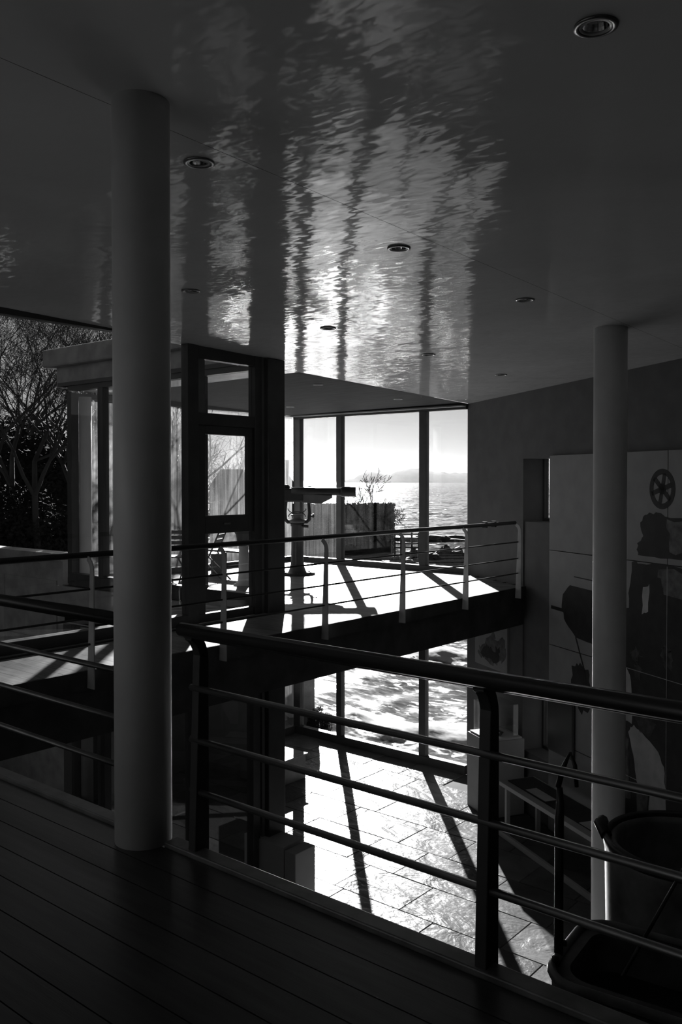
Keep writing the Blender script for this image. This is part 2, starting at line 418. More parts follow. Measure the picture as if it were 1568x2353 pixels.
for a, b in zip(seam, seam[1:]):
    m = MB(); ceiling_sheet(m, a+0.002, b-0.002, VBK, VB0 if a < -7 else 14.0, lights_m, ceil_z)
    m.build('ceiling_panel', 'ceil', ce)
m = MB(); ceiling_sheet(m, UB1, seam[1]-0.002, VB0, 14.2, lights_m, ceil_z); m.build('ceiling_panel', 'ceil', ce)
m = MB(); ceiling_sheet(m, UB-0.1, UG-0.1, VA-0.05, VB0, [], ceil_z); m.build('ceiling_panel', 'ceil', ce)
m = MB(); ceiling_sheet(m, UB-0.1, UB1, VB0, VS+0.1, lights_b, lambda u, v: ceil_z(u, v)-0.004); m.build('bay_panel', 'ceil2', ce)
MB().box(UB+0.1, UB1-0.02, VS-0.25, VS-0.1, 2.955, 2.975).build('bay_reflection_strip', 'panel', ce)  # pale strip stands in for the window's reflection along the ceiling edge
rf = MB(); rz = lambda x, y: ceil_z(x, y)+0.18
rf.prism([(UG-0.1, VBK-0.2), (UR+0.3, VBK-0.2), (UR+0.3, 14.2), (UG-0.1, 14.2)], rz, 4.1).prism([(UB-0.15, VA-0.05), (UG-0.1, VA-0.05), (UG-0.1, VS+0.1), (UB-0.15, VS+0.1)], rz, 3.7)
rf.build('roof_slab', 'slab', ce)

proto = None; protos = {}
def downlight(u, v, label, z, pale=False):
    global proto
    if pale and not protos.get('pale'): proto = None; protos['pale'] = True
    if proto is None:
        t = thing('downlight', label, 'ceiling light', (u, v, z), 'round recessed ceiling downlights', local=True)
        MB().lathe([(0.058, 0.002), (0.082, 0.001), (0.082, -0.006), (0.072, -0.010), (0.062, -0.008), (0.058, 0.002)], 36).build('trim_ring', 'white' if pale else 'ring', t)
        MB().lathe([(0.062, -0.006), (0.062, 0.0), (0.050, 0.002), (0.050, -0.006), (0.062, -0.006)], 36).build('inner_ring', 'ringpale', t)
        m = MB().lathe([(0.052, 0.0), (0.047, 0.03), (0.036, 0.075), (0.030, 0.10)], 14, smooth=False, cap=False)
        m.build('reflector', 'chrome', t)
        MB().lathe([(0.031, 0.10), (0.024, 0.088), (0.0, 0.084)], 20).build('lamp', 'lamp', t)
        proto = t; return t
    return dup(proto, (u, v, z), 0, label)
names_m = ['ceiling downlight nearest the viewer, at the upper right', 'ceiling downlight just right of the thick front column, near its top',
           'ceiling downlight with a pale ring beside the ceiling seam, in the middle', 'small ceiling downlight close to the thick front column, lower than its neighbour',
           'ceiling downlight left of the rear round column top', 'ceiling downlight in the bright reflections over the gallery rail, left of centre',
           'ceiling downlight in the right part of the bright ceiling reflections', 'ceiling downlight farthest along, close to the right wall']
names_b = ['pale downlight in the matt bay ceiling, nearest the bay ceiling corner', 'pale downlight in the matt bay ceiling, nearest the right-hand window pane', 'pale downlight in the matt bay ceiling, above the telescope by the corner post']
for (u, v), nme in zip(lights_m, names_m): downlight(u, v, nme, ceil_z(u, v))
for (u, v), nme in zip(lights_b, names_b): downlight(u, v, nme, ceil_z(u, v)-0.004, True)

# ------------------------------------------------------------------ glazing
def glazing(name, axis, at, a0, a1, z0, z1, mull, sill=0.1, head=0.08, mw=0.13, depth=0.12, pane='glass', panes=None, mat='frame', ends=True):
    """axis 'u': runs along u at v=at; axis 'v': runs along v at u=at. mull: list of (position, width)."""
    loc = (((a0+a1)/2, at, z0) if axis == 'u' else (at, (a0+a1)/2, z0)); o = struct(name, loc); h = depth/2
    def bx(p, q, d, za, zb):
        return MB().box(p, q, at-d, at+d, za, zb) if axis == 'u' else MB().box(at-d, at+d, p, q, za, zb)
    if sill: bx(a0, a1, h*1.15, z0, z0+sill).build('sill', mat, o, bevel=0.006)
    if head: bx(a0, a1, h, z1-head, z1).build('head', mat, o)
    ms = sorted(mull)
    edges = [a0]
    for p, wd in ms:
        bx(p-wd/2, p+wd/2, h, z0+sill, z1-head).build('mullion', mat, o, bevel=0.005); edges += [p-wd/2, p+wd/2]
    edges.append(a1)
    for k in range(0, len(edges), 2):
        p, q = edges[k], edges[k+1]
        if q-p < 0.05: continue
        bx(p, q, 0.004, z0+sill, z1-head).build('pane', (panes[k//2] if panes else pane), o)
    return o
glazing('window_1', 'u', VS, UB, W0.x, 0.0, 3.0, [(UB+0.09, 0.18), (-11.18, 0.13), (-9.18, 0.145)], panes=[None, 'glass_dusty', 'glass', 'glass'] if False else ['glass', 'glass_dusty', 'glass', 'glass'])
glazing('window_2', 'v', UB, VA, VS-0.1, 0.0, 3.06, [(VA+0.07, 0.14), (10.8, 0.12)], sill=0.1, pane='glass_dirty')
glazing('window_3', 'u', VA, UB+0.06, -7.95, -0.02, 3.16, [(-11.48, 0.13), (-10.35, 0.1), (-9.2, 0.1)], sill=0.2, pane='glass')
glazing('window_4', 'v', UG, VBK, 6.6, 0.0, 3.28, [(0.0, 0.12), (2.1, 0.12), (4.2, 0.12)], sill=0.12, head=0.06)
glazing('window_5', 'u', VS, UB, W0.x, ZL, -0.6, [(UB+0.09, 0.18), (-11.18, 0.13), (-9.18, 0.145)], sill=0.16, head=0.05)
wall('sun_block_wall', [(UB-0.12, UB+0.1, VA-0.05, 12.65, ZL-0.4, -0.5)])  # solid wall added in place of glass, keeps sun off the courtyard ground
glazing('window_6', 'v', UB, 12.65, VS-0.1, ZL, -0.6, [(12.69, 0.08)], sill=0.16, head=0.05, pane='glass_dusty')
glazing('window_7', 'u', VA, UB+0.06, -7.95, ZL, -0.6, [(-11.48, 0.13), (-10.35, 0.1), (-9.2, 0.1)], sill=0.14, head=0.05, pane='glass')
glazing('window_8', 'v', UG, VBK, VA-0.3, ZL, -0.6, [(0.0, 0.12), (2.1, 0.12), (4.2, 0.12), (5.5, 0.09), (6.67, 0.06), (7.69, 0.12)], sill=0.14, head=0.06)

# the glazed door with transom, between window_4 and the corner post
dr = struct('door_1', (UG, 7.2, 0))
def dbx(v0, v1, z0, z1, d=0.05): return MB().box(UG-d, UG+d, v0, v1, z0, z1)
dbx(6.6, 6.76, 0.0, 3.25, 0.06).build('jamb', 'frame', dr, bevel=0.005)
dbx(7.67, 7.79, 0.0, 3.2, 0.06).build('jamb', 'frame', dr, bevel=0.005)
dbx(6.76, 7.67, 3.06, 3.2).build('head', 'frame', dr)
dbx(6.76, 6.88, 2.42, 3.06, 0.03).build('transom_stile', 'frame2', dr)
dbx(6.76, 7.67, 2.30, 2.44).build('transom', 'frame', dr, bevel=0.004)
dbx(6.88, 7.67, 2.44, 3.06, 0.004).build('pane', 'glass', dr)
lf = dbx(6.76, 6.885, 0.0, 2.30, 0.03).build('stile', 'frame', dr, bevel=0.004)
dbx(7.575, 7.67, 1.03, 2.30, 0.03).build('stile', 'frame', dr, bevel=0.004)
dbx(6.885, 7.575, 2.195, 2.30, 0.03).build('top_rail', 'frame', dr, bevel=0.004)
dbx(6.885, 7.575, 1.03, 1.24, 0.03).build('middle_rail', 'frame', dr, bevel=0.004)
dbx(6.76, 7.67, 0.0, 0.10, 0.04).build('bottom_rail', 'frame', dr, bevel=0.004)
dbx(6.885, 7.575, 1.24, 2.195, 0.004).build('pane', 'glass', dr)
dbx(6.885, 7.67, 0.10, 1.03, 0.004).build('pane', 'glass', dr)
dbx(7.17, 7.27, 1.13, 1.15, 0.045).build('pull_handle', 'frame2', dr)
ps = MB().box(-7.93, -7.67, 7.83, 8.13, ZL, 3.168).build('corner_post', 'frame', None, (-7.8, 7.98, ZL), bevel=0.01)
tag(ps, 'broad dark square post beside the glazed door, running through both floors', 'post')
MB().box(-7.80, -7.74, 7.785, 7.83, ZL, 3.2).build('cover_strip', 'frame2', ps)

# concrete cornice on the outside of the bay and plinth below
cn = MB().box(UB-0.25, UG-0.1, VA-0.06, VA+0.1, 3.16, 3.47).build('trim_3', 'concrete', kind='structure')
MB().box(UB-0.45, UG-0.1, VA-0.2, VA+0.1, 3.47, 3.76).build('coping', 'concrete', cn, bevel=0.03)
MB().box(UB-0.18, UG-0.1, VA-0.09, VA+0.05, 3.16, 3.22).build('drip_ledge', 'frame', cn)
MB().box(UB-0.2, UG-0.1, VA-0.1, VA+0.05, -0.62, -0.3).build('trim_4', 'concrete', kind='structure')

# ------------------------------------------------------------------ round columns
c1 = (-3.275, 2.52)
_c = MB().lathe([(0.13, 0.0), (0.13, ceil_z(*c1)+0.03)], 48, c1 + (0,)).build('round_column', 'column', None, c1 + (0,))
tag(_c, 'thick pale round column standing on the near walkway edge, floor to ceiling', 'column')
c2 = (-3.6, 8.6)
_c = MB().lathe([(0.165, ZL-0.02), (0.165, ceil_z(*c2)+0.03)], 48, c2 + (0,)).build('round_column', 'column', None, c2 + (ZL,))
tag(_c, 'tall pale round column rising from the lower hall in front of the mural', 'column')
_c = MB().lathe([(0.1, ZL-0.05), (0.1, 3.0)], 32, (-12.28, 8.32, 0)).build('round_column', 'column', None, (-12.28, 8.32, ZL))
tag(_c, 'slim pale round column inside the outer corner of the bay glass', 'column')

# ------------------------------------------------------------------ railings
def plate_post(mb, along, pos, inward, base, z0, ztop, th, w0, w1, bend=0.12):
    """flat plate post: stands at base on the edge line, top bends inward towards the walkway."""
    ax = Vector((0, 1, 0)) if along == 'v' else Vector((1, 0, 0))
    inn = Vector(inward); P0 = Vector(base)
    prof_o = []; prof_i = []
    for k in range(9):
        f = k/8; z = z0+(ztop-0.14-z0)*f; wd = w0+(w1-w0)*f
        prof_o.append((0.0, z)); prof_i.append((wd, z))
    for k in range(1, 6):
        a = math.pi/2*k/5*0.8; 
        prof_o.append((bend*(1-math.cos(a)), ztop-0.14+0.14*math.sin(a)/math.sin(math.pi/2*0.8)))
        prof_i.append((bend*(1-math.cos(a))+w1*math.cos(a)*0.8+0.006, ztop-0.14+0.10*math.sin(a)/math.sin(math.pi/2*0.8)))
    pts = [P0 + inn*o + Vector((0, 0, z)) for o, z in prof_o] + [P0 + inn*o + Vector((0, 0, z)) for o, z in reversed(prof_i)]
    mb.extrude([p - ax*th/2 for p in pts], ax*th); return mb
# gallery railing
rl = thing('railing', 'long gallery railing of pale plate posts in front of the sea windows', 'railing', (UE, 7.4, 0))
v0r, v1r = VF+0.2, 12.12
MB().tube([(UE-0.03, v0r-0.1, 1.005), (UE-0.03, v1r+0.03, 1.005)], 0.027, 14).build('handrail', 'rail', rl)
for z in (0.715, 0.463, 0.237):
    MB().tube([(UE+0.05, v0r-0.1, z), (UE+0.05, v1r, z)], 0.010, 8).build('rail', 'postd', rl)
for vv in (2.95, 4.46, 6.0, 7.56, 9.06, 10.57, 12.1):
    plate_post(MB(), 'v', 0, (-1, 0, 0), (UE+0.105, vv, 0), -0.15, 1.0, 0.012, 0.10, 0.055).build('post', 'post', rl, bevel=0.002)
    ORG_last = None
# front railing, right of the column, and the stub left of it
def front_rail(name, label, u0, u1, posts, endpost):
    r = thing(name, label, 'railing', ((u0+u1)/2, VF, 0))
    a = u0
    pts = [(a, VF-0.055, 1.0), (u1, VF-0.055, 1.0)]
    m = MB(); m.tube(pts, 0.030, 16); m.build('handrail', 'rail', r)
    m = MB(); m.tube([(a, VF-0.03, 0.972), (u1, VF-0.03, 0.972)], 0.014, 10); m.build('under_rail', 'rail', r)
    for z in (0.735, 0.505, 0.278):
        MB().tube([(u0, VF, z), (u1, VF, z)], 0.0145, 10).build('rail', 'steel', r)
    for u in posts:
        plate_post(MB(), 'u', 0, (0, -1, 0), (u, VF+0.055, 0), -0.02, 0.995, 0.046, 0.085, 0.055).build('post', 'postd', r, bevel=0.004)
    return r
front_rail('railing', 'near dark railing with thick handrail, right of the thick front column', -3.0, UR-0.02, [-2.965, -1.505, -0.04, 1.42, 2.88], True)
front_rail('railing', 'short stretch of near railing running in from the left to the front column', UE+0.06, -3.395, [-6.45, -5.0], False)
MB().tube([(-3.0, VF+0.085, -0.02), (UR-0.05, VF+0.085, -0.02)], 0.008, 8).build('trim_8', 'postd', kind='structure')

# ------------------------------------------------------------------ telescope on its pedestal
TX, TY = -10.5, 11.44
ts = thing('telescope', 'big dark binocular telescope on a flared pedestal before the sea window', 'telescope', (TX, TY, 0))
rt = Vector((math.cos(YAW), math.sin(YAW), 0)); fwv = Vector((-math.sin(YAW), math.cos(YAW), 0))
def T(a, d, z): return Vector((TX, TY, 0)) + rt*a + fwv*d + Vector((0, 0, z))
MB().lathe([(0.315, 0.0), (0.315, 0.03), (0.17, 0.035), (0.15, 0.07), (0.125, 0.14), (0.115, 0.22), (0.108, 0.45), (0.105, 0.85), (0.12, 0.86), (0.12, 0.90), (0.10, 0.91), (0.0, 0.91)], 40, (TX, TY, 0)).build('pedestal', 'tele', ts)
for k in range(6):
    a = k*math.pi/3+0.3; MB().lathe([(0.018, 0.03), (0.018, 0.05), (0.0, 0.052)], 8, (TX+0.255*math.cos(a), TY+0.255*math.sin(a), 0)).build('bolt', 'tele', ts)
MB().lathe([(0.10, 0.90), (0.14, 0.92), (0.14, 0.96), (0.085, 0.98), (0.075, 1.02), (0.11, 1.03), (0.11, 1.06), (0.0, 1.06)], 32, (TX, TY, 0)).build('turntable', 'telep', ts)
yk = MB()
for sx in (-1, 1):
    yk.tube([T(0.05*sx, 0, 0.93), T(0.17*sx, 0, 0.93), T(0.21*sx, 0, 0.97), T(0.215*sx, 0, 1.10), T(0.20*sx, 0, 1.27), T(0.17*sx, 0, 1.33)], [0.035, 0.035, 0.034, 0.03, 0.028, 0.03], 10)
yk.build('yoke', 'tele', ts)
MB().tube([T(0.16*math.cos(a), -0.1, 1.17+0.09*math.sin(a)-0.0) for a in [math.pi+k*math.pi/10 for k in range(11)]], 0.008, 6).build('cable_loop', 'tele', ts)
MB().tube([T(0.15*math.cos(a), -0.1, 1.02+0.09*math.sin(a)) for a in [k*math.pi/10 for k in range(11)]], 0.008, 6).build('cable_loop', 'tele', ts)
def xbox(a0, a1, d0, d1, z0, z1): return MB().hexa([T(a0, d0, z0), T(a1, d0, z0), T(a1, d1, z0), T(a0, d1, z0), T(a0, d0, z1), T(a1, d0, z1), T(a1, d1, z1), T(a0, d1, z1)])
xbox(-0.26, 0.12, -0.15, 0.15, 1.28, 1.52).build('body', 'tele', ts, bevel=0.03)
MB().extrude([T(0.08, -0.14, 1.27), T(0.42, -0.14, 1.25), T(0.62, -0.14, 1.35), T(0.62, -0.14, 1.40), T(0.08, -0.14, 1.42)], fwv*0.28).build('prism_housing', 'telep', ts, bevel=0.01)
for dd in (-0.09, 0.09):
    tb = MB().tube([T(-0.1, dd, 1.465), T(0.30, dd, 1.462), T(0.34, dd, 1.462), T(0.78, dd, 1.46)], [0.075, 0.075, 0.066, 0.066], 20).build('barrel', 'tele', ts)
    MB().tube([T(0.76, dd, 1.46), T(0.80, dd, 1.46), T(0.99, dd, 1.458), T(1.03, dd, 1.458)], [0.07, 0.088, 0.088, 0.082], 20).build('lens_hood', 'tele', tb)
    MB().tube([T(-0.24, dd, 1.45), T(-0.62, dd, 1.45)], [0.06, 0.05], 16).build('eye_tube', 'tele', tb)
    MB().tube([T(-0.62, dd, 1.45), T(-0.74, dd, 1.46), T(-0.86, dd, 1.47), T(-0.9, dd, 1.47)], [0.05, 0.06, 0.075, 0.06], 16).build('eyepiece', 'tele', tb)
xbox(-0.62, -0.2, -0.13, 0.13, 1.29, 1.42).build('rear_housing', 'telep', ts, bevel=0.015)
MB().lathe([(0.06, 1.52), (0.06, 1.55), (0.04, 1.575), (0.0, 1.58)], 20, tuple(T(-0.19, 0, 0))).build('cap', 'tele', ts)
MB().lathe([(0.05, 1.52), (0.05, 1.54), (0.03, 1.56), (0.0, 1.565)], 20, tuple(T(0.22, 0, 0))).build('cap', 'tele', ts)
MB().tube([T(0.22, 0, 1.03), T(0.30, 0, 1.03)], 0.02, 8).tube([T(0.28, 0, 1.0), T(0.28, 0, 1.07)], 0.012, 8).build('clamp_screw', 'tele', ts)
MB().tube([T(0.1, -0.08, 0.86), T(0.2, -0.1, 0.85)], 0.025, 8).build('lock_knob', 'tele', ts)
MB().tube([T(-0.2, 0, 1.12), T(-0.27, -0.02, 1.13), T(-0.33, -0.02, 1.16)], [0.014, 0.014, 0.02], 8).tube([T(-0.31, -0.02, 1.14), T(-0.38, -0.02, 1.15), T(-0.41, -0.02, 1.17)], [0.03, 0.03, 0.012], 8).build('crank_handle', 'tele', ts)

# a second, pale pedestal in the bay, seen through the door
pp = thing('pedestal', 'pale pedestal with dark flared head seen through the door pane', 'pedestal', (-10.05, 9.7, 0))
MB().lathe([(0.16, 0.0), (0.16, 0.02), (0.1, 0.05), (0.085, 0.15), (0.075, 0.62), (0.0, 0.62)], 28, (-10.05, 9.7, 0)).build('column', 'white', pp)
MB().lathe([(0.08, 0.62), (0.1, 0.66), (0.12, 0.8), (0.16, 0.86), (0.16, 0.9), (0.0, 0.9)], 28, (-10.05, 9.7, 0)).build('head', 'tele', pp)

# slatted folding chairs in the bay
def chair(loc, rz, label):
    t = thing('folding_chair', label, 'chair', (0, 0, 0), 'slatted folding chairs in the bay', local=True)
    for sx in (-0.2, 0.2):
        MB().tube([(sx, -0.24, 0.0), (sx, 0.02, 0.44), (sx, 0.20, 0.86)], 0.013, 6).build('leg', 'wood', t)
        MB().tube([(sx*0.9, 0.26, 0.0), (sx*0.9, -0.2, 0.45)], 0.013, 6).build('leg', 'wood', t)
    for k in range(6): MB().box(-0.2, 0.2, -0.2+k*0.068, -0.145+k*0.068, 0.445, 0.46).build('seat_slat', 'wood', t)
    for k in range(4):
        y = 0.06+k*0.035; z = 0.55+k*0.082; MB().hexa([(-0.21, y, z), (0.21, y, z), (0.21, y+0.014, z), (-0.21, y+0.014, z), (-0.21, y+0.025, z+0.06), (0.21, y+0.025, z+0.06), (0.21, y+0.039, z+0.06), (-0.21, y+0.039, z+0.06)]).build('back_slat', 'wood', t)
    t.location = loc; t.rotation_euler = (0, 0, rz); return t
ch = chair((-10.95, 9.05, 0), rad(20), 'slatted folding chair in the bay, seen between front column and door')
dup(ch, (-10.95, 9.85, 0), rad(-60), 'slatted folding chair in the bay, seen through the lower door pane')
bn = thing('bench', 'low slatted bench in the bay, behind the chairs', 'bench', (-11.3, 10.75, 0))
for k in range(4): MB().box(-11.9, -10.75, 10.55+k*0.1, 10.63+k*0.1, 0.40, 0.43).build('slat', 'wood', bn)
for x in (-11.8, -10.85):
    MB().box(x, x+0.05, 10.58, 10.92, 0.0, 0.4).build('leg', 'wood', bn)

# small reading sign clipped to the end of the gallery rail
sg = thing('rail_sign', 'small tilted information plate clipped on gallery handrail end', 'sign', (UE-0.08, 11.45, 1.03))
MB().hexa([(UE-0.30, 11.2, 0.98), (UE-0.02, 11.2, 1.04), (UE-0.02, 11.7, 1.04), (UE-0.30, 11.7, 0.98), (UE-0.30, 11.2, 0.985), (UE-0.02, 11.2, 1.047), (UE-0.02, 11.7, 1.047), (UE-0.30, 11.7, 0.985)]).build('plate', 'case', sg)
MB().box(UE-0.11, UE-0.04, 11.3, 11.34, 0.96, 1.05).build('clip', 'rail', sg); MB().box(UE-0.11, UE-0.04, 11.56, 11.6, 0.96, 1.05).build('clip', 'rail', sg)

# ------------------------------------------------------------------ exhibits on the lower floor
pl = thing('display_case', 'white plinth with glass case and ship model by the right window end', 'display case', Wp(1.6, 0.4, ZL))
MB().wbox(1.3, 1.98, 0.06, 0.70, ZL, -2.39).build('plinth', 'plinth', pl, bevel=0.006)
MB().wbox(1.33, 1.95, 0.09, 0.67, -2.39, -2.365).build('base_board', 'white', pl)
cs = MB()
for q in ((1.38, 1.388, 0.13, 0.63), (1.902, 1.91, 0.13, 0.63), (1.388, 1.902, 0.13, 0.138), (1.388, 1.902, 0.622, 0.63)): cs.wbox(*q, -2.365, -1.87)
cs.wbox(1.38, 1.91, 0.13, 0.63, -1.87, -1.86)
cs.build('glass_case', 'case', pl)
sm = thing('ship_model', 'small dark ship model inside the glass display case', 'model', Wp(1.64, 0.38, -2.365))
MB().extrude([Wp(1.45, 0.36, -2.30), Wp(1.5, 0.36, -2.36), Wp(1.78, 0.36, -2.36), Wp(1.86, 0.36, -2.29)], WO*0.07).build('hull', 'dark', sm)
MB().tube([Wp(1.6, 0.395, -2.31), Wp(1.6, 0.395, -2.02)], 0.008, 6).tube([Wp(1.74, 0.395, -2.31), Wp(1.74, 0.395, -2.1)], 0.007, 6).build('mast', 'dark', sm)
MB().wbox(1.66, 1.72, 0.365, 0.425, -2.30, -2.2).build('cabin', 'telep', sm)

tb = thing('display_table', 'long low display table with slim legs along the right wall', 'table', Wp(3.9, 0.5, ZL))
MB().wbox(2.5, 5.6, 0.22, 0.82, -2.86, -2.80).build('tabletop', 'plinth', tb, bevel=0.004)
MB().wbox(2.55, 5.55, 0.27, 0.70, -2.80, -2.785).build('inset_panel', 'dark', tb)
MB().wbox(2.5, 5.6, 0.82, 0.86, ZL, -3.50).build('base_bar', 'plinth', tb)
for t_ in (2.66, 4.0, 5.4):
    MB().wbox(t_, t_+0.05, 0.76, 0.82, ZL, -2.86).build('leg', 'plinth', tb); MB().wbox(t_, t_+0.05, 0.24, 0.30, ZL, -2.86).build('leg', 'plinth', tb)
for (a, b, c, d), lb in (((3.0, 3.5, 0.5, 0.68), 'pale printed sheet at the far end of the display table'), ((4.3, 4.9, 0.38, 0.70), 'pale printed sheet on display table, close to the round column')):
    o = MB().wbox(a, b, c, d, -2.785, -2.78).build('printed_sheet', 'paper', None, Wp((a+b)/2, (c+d)/2, -2.785)); tag(o, lb, 'paper', 'sheets on the display table')

pc = thing('picture', 'large printed canvas on right wall under the gallery end', 'picture', Wp(0.88, 0, -1.45))
MB().wbox(0.35, 1.41, 0.002, 0.035, -1.5, -0.62).build('canvas', 'panel', pc)
def blob(poly, s, th, name, mat, parent, **k): return MB().extrude([Wp(t, s, z) for t, z in poly], WO*th).build(name, mat, parent, **k)
def rough(poly, amp=0.03, n=4, seed=1):
    r = random.Random(seed); out = []
    for i, (a, b) in enumerate(poly):
        c, d = poly[(i+1) % len(poly)]
        for k in range(n):
            f = k/n; out.append((a+(c-a)*f+r.uniform(-amp, amp)*(k > 0), b+(d-b)*f+r.uniform(-amp, amp)*(k > 0)))
    return out
blob(rough([(0.45, -1.3), (0.6, -1.15), (0.8, -1.0), (0.95, -0.85), (1.05, -1.0), (1.3, -0.95), (1.36, -1.25), (1.1, -1.42), (0.7, -1.38)], 0.05, 5, 3), 0.036, 0.002, 'print', 'print_mid', pc)
blob(rough([(0.55, -1.3), (0.75, -1.12), (0.95, -1.2), (1.2, -1.1), (1.15, -1.35), (0.8, -1.36)], 0.05, 5, 5), 0.039, 0.002, 'print', 'print_dark', pc)

gp = thing('picture', 'glossy dark picture panel near the floor catching a light streak', 'picture', Wp(2.95, 0.05, -2.3))
MB().wbox(2.66, 3.3, 0.06, 0.09, -2.35, -1.55).build('backing', 'frame', gp)
MB().wbox(2.68, 3.28, 0.09, 0.096, -2.33, -1.57).build('glazing', 'rail', gp)

# photo mural printed on the wall panels
mu = thing('mural', 'huge black and white photo mural across the pale wall panels', 'mural', Wp(4.5, 0.05, 0))
def ell(ct, cz, a, b, n=28, t0=0): return [(ct+a*math.cos(2*math.pi*k/n+t0), cz+b*math.sin(2*math.pi*k/n+t0)) for k in range(n)]
whl = MB()
def ringW(ct, cz, a, b, th, s):
    o = ell(ct, cz, a, b, 36); i = ell(ct, cz, a-th, b-th, 36)
    for k in range(36):
        k2 = (k+1) % 36; whl.extrude([Wp(*q[:1], s, q[1]) for q in (o[k], o[k2], i[k2], i[k])], WO*0.002)
ringW(5.06, 1.55, 0.23, 0.25, 0.07, 0.051)
for k in range(6):
    a = k*math.pi/3+0.3; c, d = math.cos(a), math.sin(a)
    whl.extrude([Wp(5.06-0.03*d, 0.051, 1.55+0.03*c), Wp(5.06+0.2*c-0.03*d, 0.051, 1.55+0.2*d+0.03*c), Wp(5.06+0.2*c+0.03*d, 0.051, 1.55+0.2*d-0.03*c), Wp(5.06+0.03*d, 0.051, 1.55-0.03*c)], WO*0.002)
whl.extrude([Wp(t, 0.051, z) for t, z in ell(5.06, 1.55, 0.07, 0.07, 16)], WO*0.002)
whl.build('printed_wheel', 'print_dark', mu)
blob(rough([(4.66, 1.12), (4.75, 1.22), (4.95, 1.26), (5.3, 1.2), (5.9, 1.22), (5.9, 0.72), (5.2, 0.7), (4.62, 0.7), (4.6, 0.85), (4.72, 0.95)], 0.02, 4, 11), 0.051, 0.002, 'printed_engine', 'print_dark', mu)
blob(rough([(5.15, 1.18), (5.6, 1.15), (5.55, 0.78), (5.2, 0.78)], 0.03, 4, 12), 0.0535, 0.001, 'printed_pipe', 'print_mid', mu)
blob(rough([(4.50, 0.60), (4.9, 0.62), (6.5, 0.6), (6.5, -3.3), (4.3, -3.3), (4.28, -2.2), (4.32, -1.0), (4.2, -0.75), (4.25, -0.1), (4.45, 0.0)], 0.03, 6, 13), 0.051, 0.002, 'printed_shadow', 'print_dark', mu)
blob(rough([(5.0, 0.55), (6.3, 0.5), (6.3, 0.2), (5.1, 0.25)], 0.05, 5, 14), 0.0535, 0.001, 'printed_deck', 'print_mid', mu)
blob(rough([(4.72, 0.3), (4.84, 0.35), (4.82, 0.0), (4.7, -0.05)], 0.015, 3, 15), 0.0535, 0.001, 'printed_lamp', 'print_pale', mu)
blob(rough([(2.98, 0.0), (3.15, 0.15), (3.9, 0.14), (3.95, -0.62), (3.3, -0.58), (3.05, -0.4), (2.95, -0.22)], 0.015, 3, 16), 0.051, 0.002, 'printed_barrel', 'print_dark', mu)
blob([(2.68, -0.2), (2.98, -0.21), (2.98, -0.26), (2.68, -0.25)], 0.051, 0.002, 'printed_axle', 'print_dark', mu)
blob([(3.28, -0.58), (3.31, -0.58), (3.56, -1.1), (3.53, -1.1)], 0.051, 0.002, 'printed_rope', 'print_dark', mu)
blob([(3.25, 0.29), (3.9, 0.27), (3.9, 0.255), (3.25, 0.275)], 0.051, 0.002, 'printed_wire', 'print_dark', mu)
blob(rough([(3.2, -1.0), (3.4, -0.92), (3.62, -1.05), (3.7, -1.5), (3.45, -1.65), (3.2, -1.45)], 0.04, 4, 17), 0.051, 0.002, 'printed_block', 'print_dark', mu)
blob(rough([(4.22, -0.75), (4.36, -0.72), (4.5, -0.95), (4.52, -1.5), (4.26, -1.5)], 0.02, 4, 18), 0.0535, 0.001, 'printed_sail', 'print_pale', mu)
blob(rough([(4.45, -1.62), (4.56, -1.50), (4.72, -1.56), (5.02, -1.72), (5.14, -1.95), (5.16, -2.4), (5.0, -2.75), (4.86, -2.72), (4.86, -2.2), (4.66, -2.28), (4.58, -2.0)], 0.02, 4, 19), 0.0535, 0.001, 'printed_figure', 'print_pale', mu)
blob(rough([(4.62, -2.3), (4.84, -2.3), (4.83, -2.95), (4.68, -2.95)], 0.03, 4, 20), 0.0535, 0.001, 'printed_figure', 'print_mid', mu)
blob(rough([(4.36, -1.75), (4.46, -1.7), (4.5, -2.5), (4.38, -2.5)], 0.04, 4, 21), 0.0535, 0.001, 'printed_figure', 'print_mid', mu)

rr = random.Random(44)
for k in range(14):
    t_, z_ = rr.uniform(4.5, 6.2), rr.uniform(-3.2, -0.9)
    if 4.4 < t_ < 5.3 and z_ > -2.9: z_ = rr.uniform(-1.4, -0.4)
    a_, b_ = rr.uniform(0.05, 0.22), rr.uniform(0.08, 0.3)
    blob(rough(ell(t_, z_, a_, b_, 7, rr.random()), 0.05, 3, 60+k), 0.0535, 0.001, 'printed_detail', 'print_mid2', mu)
for a_, b_, c_, d_ in ((5.158, 5.166, -3.3, 0.6), (4.3, 6.5, -0.794, -0.786), (4.3, 6.5, -2.204, -2.196)):
    MB().wbox(a_, b_, 0.0545, 0.056, c_, d_).build('panel_joint', 'print_pale', mu)
# low wall stub beside the corner post, and the dark box standing in the sun patch
cb = thing('low_counter', 'low grey counter block at the foot of the corner post', 'counter', (-7.6, 7.9, ZL))
MB().box(-8.0, -7.32, 7.72, 8.08, ZL, -2.8).build('body', 'plinth', cb, bevel=0.008)
MB().box(-7.30, -7.12, 7.72, 8.08, ZL, -2.83).build('end_panel', 'plinth', cb, bevel=0.008)
ob = thing('low_plinth', 'dark low plinth on slate floor below the telescope bay', 'plinth', (-10.75, 11.1, ZL))
MB().box(-11.25, -10.34, 10.75, 11.48, ZL, -3.17).build('body', 'frame2', ob, bevel=0.006)
MB().box(-11.28, -10.31, 10.72, 11.51, -3.17, -3.14).build('top', 'ironp', ob, bevel=0.004)

